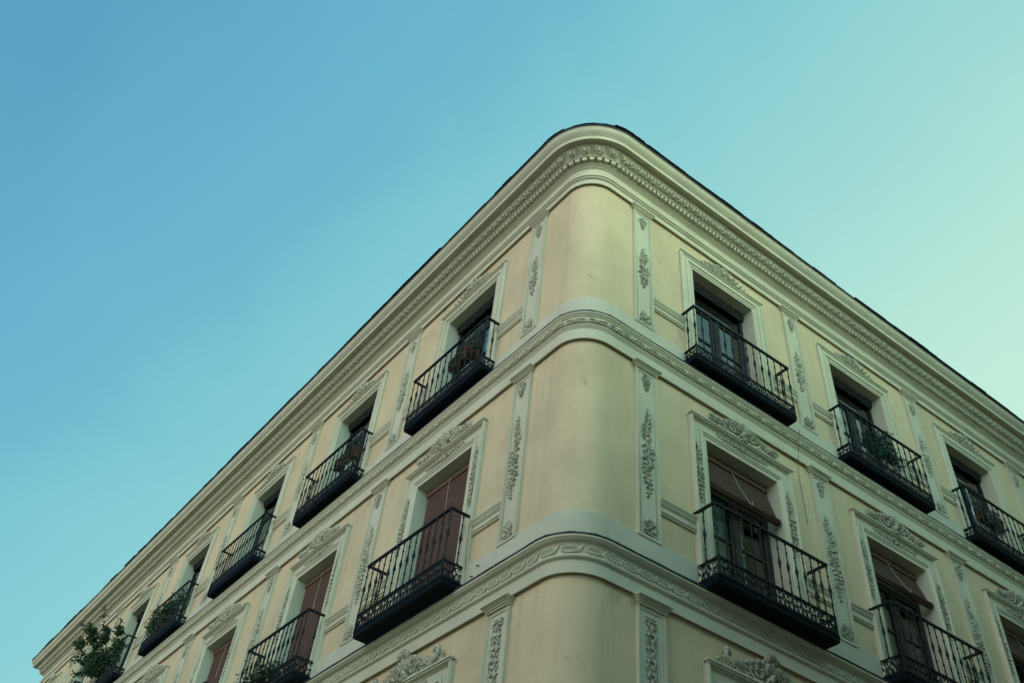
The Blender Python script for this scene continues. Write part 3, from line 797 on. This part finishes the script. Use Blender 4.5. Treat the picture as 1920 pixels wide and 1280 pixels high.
def planter(f, i, fl, x, lab, kind, seed):
    r = random.Random(seed); B = BAL[fl]; s = WIN[f][i]
    root = link('flower_box', None, None, **local(f, s, B['z'])); tag(root, lab, 'flower box', 'planted boxes on the balconies')
    yb = -B['dep']+.13
    w_, h_ = (.48, .15) if kind == 'pots' else (.38, .20)
    zt = .98 if kind != 'low' else .42
    m_ = MB()
    if kind == 'pots':
        for q, px in enumerate((x-.16, x+.10, x+.33)):
            zz = zt-.30-.05*q; m_.lathe(px, yb, [(.055, zz), (.075, zz+.13), (.088, zz+.13), (.088, zz+.165), (.076, zz+.165), (.07, zz+.15)], 12)
        m_.build('pot', M_TERRA, root)
    else:
        z0 = zt-.34
        vs = [(x+sx*(w_-(.02 if z == z0 else 0)), yb+sy*(.085-(.015 if z == z0 else 0)), z) for z in (z0, z0+h_) for sy in (-1, 1) for sx in (-1, 1)]
        m_.add(vs, [(0, 2, 3, 1), (4, 5, 7, 6), (0, 1, 5, 4), (2, 6, 7, 3), (0, 4, 6, 2), (1, 3, 7, 5)])
        m_.box(x-w_-.012, x+w_+.012, yb-.10, yb+.10, z0+h_, z0+h_+.025)
        m_.build('box', M_TERRA, root)
    st = MB(); lf = MB(); pts = []
    for q in range(14 if kind == 'pots' else 9):
        px = x+r.uniform(-w_, w_); top = zt+r.uniform(-.16, .14 if kind == 'box' else .06)
        pts += branch(st, (px, yb, zt-.25), (px+r.gauss(0, .08), yb+r.gauss(0, .05), top), .006, r)
        if r.random() < .7: pts += branch(st, (px, yb-.03, zt-.2), (px+r.gauss(0, .07), yb-.07, zt-.45+r.uniform(-.12, .1)), .005, r)
    pts += [(x+.28+r.gauss(0, .07), yb-.02, 1.16+r.gauss(0, .06)) for _ in range(14)] if kind == 'pots' else []
    leaves(lf, pts, 2600 if kind == 'pots' else 1000, .056, r, .05 if kind == 'pots' else .04)
    st.build('stem', M_STEM, root); lf.build('foliage', M_LEAFB if f == 'R' else M_LEAF, root)
planter('L', 0, 3, .30, 'reddish planter with dark foliage on the top balcony just left of the rounded corner', 'box', 11)
planter('L', 1, 3, .45, 'reddish planter low in the second top floor balcony left of the corner', 'box', 12)
planter('R', 1, 3, .05, 'terracotta pots with bluish plant rising over the second top balcony right of the corner', 'pots', 13)
planter('R', 2, 3, -.25, 'terracotta planter with green plant on the top balcony cut by the right edge', 'box', 14)
def greenery(f, i, fl, lab, name, cat, seed, spec, nleaf, size=.06, red=False, spread=.05):
    r = random.Random(seed); B = BAL[fl]; s = WIN[f][i]
    root = link(name, None, None, **local(f, s, B['z'])); tag(root, lab, cat)
    st = MB(); lf = MB(); lr = MB(); pts = []; tips = []
    for p0, p1, r0, nb_ in spec:
        bp = branch(st, p0, p1, r0, r, 8, .03); pts += bp[1:]; tips.append(bp[-1])
        for _ in range(nb_):
            a = Vector(bp[r.randint(2, 7)]); t = a+Vector((r.gauss(0, .12), r.gauss(0, .10), r.uniform(.02, .22))); pts += branch(st, a, t, r0*.4, r, 4, .015)[1:]
    leaves(lf, pts, nleaf, size, r, spread)
    lo = MB(); zmin = min(p[2] for p in pts)
    hb = min(s_[0][2] for s_ in spec)
    lo.lathe(0, -B['dep']*.5, [(.10, .01), (.14, .26), (.155, .26), (.155, .30), (.13, .30), (.12, .27)], 14); lo.build('pot', M_TERRA, root)
    st.build('stem', M_STEM, root); lf.build('foliage', M_LEAF, root)
    if red: leaves(lr, tips, 90, size*.9, r, .05); lr.build('young_foliage', M_LEAFR, root)
greenery('L', 3, 3, 'dark green climbing plant filling the railing of the fourth top balcony left of the corner', 'balcony_vine', 'plant', 21,
         [((x, -.22, .2), (x+.1*sin(x*9), -.26, .85+.12*cos(x*7)), .012, 5) for x in (-.95, -.7, -.45, -.2, .0, .25, .5, .75)], 1900, .065, spread=.06)
greenery('L', 4, 3, 'tall leafy shrub spilling high over the fifth top balcony at far left', 'potted_shrub', 'plant', 22,
         [((.2, -.2, .2), (-.55, -.9, 2.35), .02, 8), ((.1, -.2, .2), (-1.6, -1.1, 2.1), .02, 9), ((.0, -.25, .2), (-1.4, -1.1, 1.45), .02, 9), ((-.1, -.3, .3), (-.5, -.95, .25), .016, 8), ((.0, -.3, .3), (-1.0, -1.0, .8), .016, 9),
          ((.3, -.2, .25), (.3, -.45, 1.75), .018, 8), ((.1, -.22, .25), (-.3, -.75, 1.4), .016, 9), ((-.5, -.22, .25), (-.6, -.5, 1.1), .014, 8), ((.7, -.22, .2), (.7, -.32, 1.1), .014, 8), ((-.2, -.3, .3), (-.9, -.95, 1.75), .016, 8)], 5600, .082, True, .043)
greenery('L', 5, 3, 'small green plant on the sixth top balcony at the far left bottom edge', 'potted_plant', 'plant', 23,
         [((x, -.22, .2), (x-.1, -.35, 1.1), .012, 5) for x in (-.6, -.1, .4, .8)], 900, .07)
greenery('L', 1, 2, 'grassy green plant in the scrollwork of the lower balcony at the bottom edge', 'potted_plant', 'plant', 24,
         [((x, -.30, .1), (x+.03, -.42, .42), .008, 4) for x in (-.75, -.6, -.45, -.3, -.15, .0, .15)], 1100, .055)
def small(mb, name, f, s, z, mt, lab, cat, group=None):
    o = mb.build(name, mt, None, **local(f, s, z)); tag(o, lab, cat, group); return o
m_ = MB(); m_.box(-.075, .075, -.05, .02, 0, .19); m_.box(-.06, .06, -.054, -.05, .03, .16)
small(m_, 'meter_box', 'R', WIN['R'][0]+.42, 10.90, M_WHITE, 'small pale grey box behind the rail of the top balcony right of the corner', 'box')
m_ = MB(); m_.box(-.10, .10, -.235, -.215, 0, .24); m_.box(-.07, .07, -.239, -.235, .05, .19)
small(m_, 'paper_notice', 'L', WIN['L'][1]-.72, 10.88, M_WHITE, 'white card behind the rail of the second top balcony left of the corner', 'card')
m_ = MB(); m_.box(-.13, .13, -.10, -.06, 0, .30)
for k in range(5): m_.box(-.12, .12, -.105, -.10, .03+k*.055, .055+k*.055)
small(m_, 'vent_box', 'L', WIN['L'][2]-.80, 10.70, M_WHITE, 'grey slatted box at the near end of the third top balcony left of the corner', 'box')
m_ = MB(); m_.tube([(0, 0, 0), (.0, 0, 1.0)], .024, 12)
small(m_, 'metal_tube', 'R', WIN['R'][2]-.93, 10.80, M_STEEL, 'shiny metal tube standing in the top balcony at the right edge', 'tube').location += NR*.22
def cable(f, s, pts, lab):
    m_ = MB(); m_.tube(pts, .0045, 5); small(m_, 'cable', f, s, 0, M_WIRE if 'thin' in lab else M_CABLE, lab, 'cable', 'cables hanging on the facade')
cable('R', WIN['R'][0]-1.06, [(0, -.11, 7.62), (.02, -.12, 7.4), (.0, -.09, 7.1), (.03, -.08, 6.85), (.02, -.06, 6.72)], 'black cable hanging beside the lower balcony just right of the rounded corner')
cable('R', WIN['R'][1]-1.06, [(0, -.11, 7.6), (.03, -.12, 7.35), (.05, -.10, 7.1), (.02, -.09, 6.85), (.03, -.08, 6.6)], 'black cable hanging beside the second lower balcony right of the corner')
cable('R', 4.62, [(0, -.20, 10.52), (.01, -.175, 10.40), (.0, -.13, 10.2), (.01, -.07, 9.93), (.03, -.012, 9.6), (.05, -.012, 9.1), (.06, -.012, 8.7)], 'thin grey cable running down the wall below the top balcony right of the corner')
cable('L', WIN['L'][0]-1.16, [(0, -.11, 7.52), (.015, -.12, 7.3), (.0, -.10, 7.0), (.02, -.09, 6.75)], 'black cable hanging beside the lower balcony just left of the rounded corner')

m_ = MB()
for s_, z_ in ((1.93, 6.74), (2.05, 6.62)):
    p_ = P('L', s_, .03, z_); m_.tube([tuple(p_), tuple(p_+NL*.045+Vector((0, 0, -.02)))], .009, 6)
    part(m_, 'iron_stub', M_IRON); m_ = MB()

# ------------------------------------------------------------------ ground and the facing houses behind the camera, the low one added for shade
def sheet(name, x0, x1, y0, y1, z, mt):
    m_ = MB(); m_.add([(x0, y0, z), (x1, y0, z), (x1, y1, z), (x0, y1, z)], [(0, 1, 2, 3)]); o = m_.build(name, mt); o['kind'] = 'structure'
sheet('ground', -1500, 1500, -1500, 1500, -1.75, M_GROUND)
sheet('road', -13.5, 60, -7.0, -2.0, -1.70, M_ROAD)
def house(x0, x1, y0, y1, h, mt, lab, f):
    root = link('facing_house', None, None, loc=((x0+x1)/2, (y0+y1)/2, -1.75)); tag(root, lab, 'building')
    cx, cy = (x0+x1)/2, (y0+y1)/2; a, b_ = (x1-x0)/2, (y1-y0)/2
    m_ = MB(); m_.box(-a, a, -b_, b_, 0, h); m_.box(-a-.1, a+.1, -b_-.1, b_+.1, 4.2, 4.4); m_.box(-a-.3, a+.3, -b_-.3, b_+.3, h-.35, h); m_.build('wall', mt, root)
    m_ = MB(); m_.add([(-a-.6, -b_-.6, h), (a+.6, -b_-.6, h), (a+.6, b_+.6, h), (-a-.6, b_+.6, h), (-a*.6, 0, h+2), (a*.6, 0, h+2)], [(0, 1, 5, 4), (2, 3, 4, 5), (1, 2, 5), (3, 0, 4), (3, 2, 1, 0)]); m_.build('roof', M_TILE, root)
    L_ = 2*a if f == 'N' else 2*b_
    for fl in range(int((h-5)/3.5)):
        for k in range(int(L_/3.4)):
            u = -L_/2+1.7+k*3.4; z = 5.2+fl*3.5; m_ = MB()
            if f == 'N': m_.box(u-.55, u+.55, b_, b_+.05, z, z+2.2); m_.box(u-.7, u+.7, b_, b_+.12, z-.12, z)
            else: m_.box(a, a+.05, u-.55, u+.55, z, z+2.2); m_.box(a, a+.12, u-.7, u+.7, z-.12, z)
            m_.build('window', M_FRAME, root)
house(12.0, 46.0, -20.0, -9.3, 26.0, M_OPP, 'tall ochre house across the side street, seen only in the glass', 'N')
house(-34.0, -22.0, -6.0, 44.0, 12.0, M_OPPB, 'cream house across the wide street, outside the frame', 'E')
house(-4.0, 11.6, -20.0, -9.3, 13.6, M_OPPB, 'added low cream house just behind the camera, outside the frame, shading the lower right front', 'N')  # unseen, added to block sky light from the lower right front
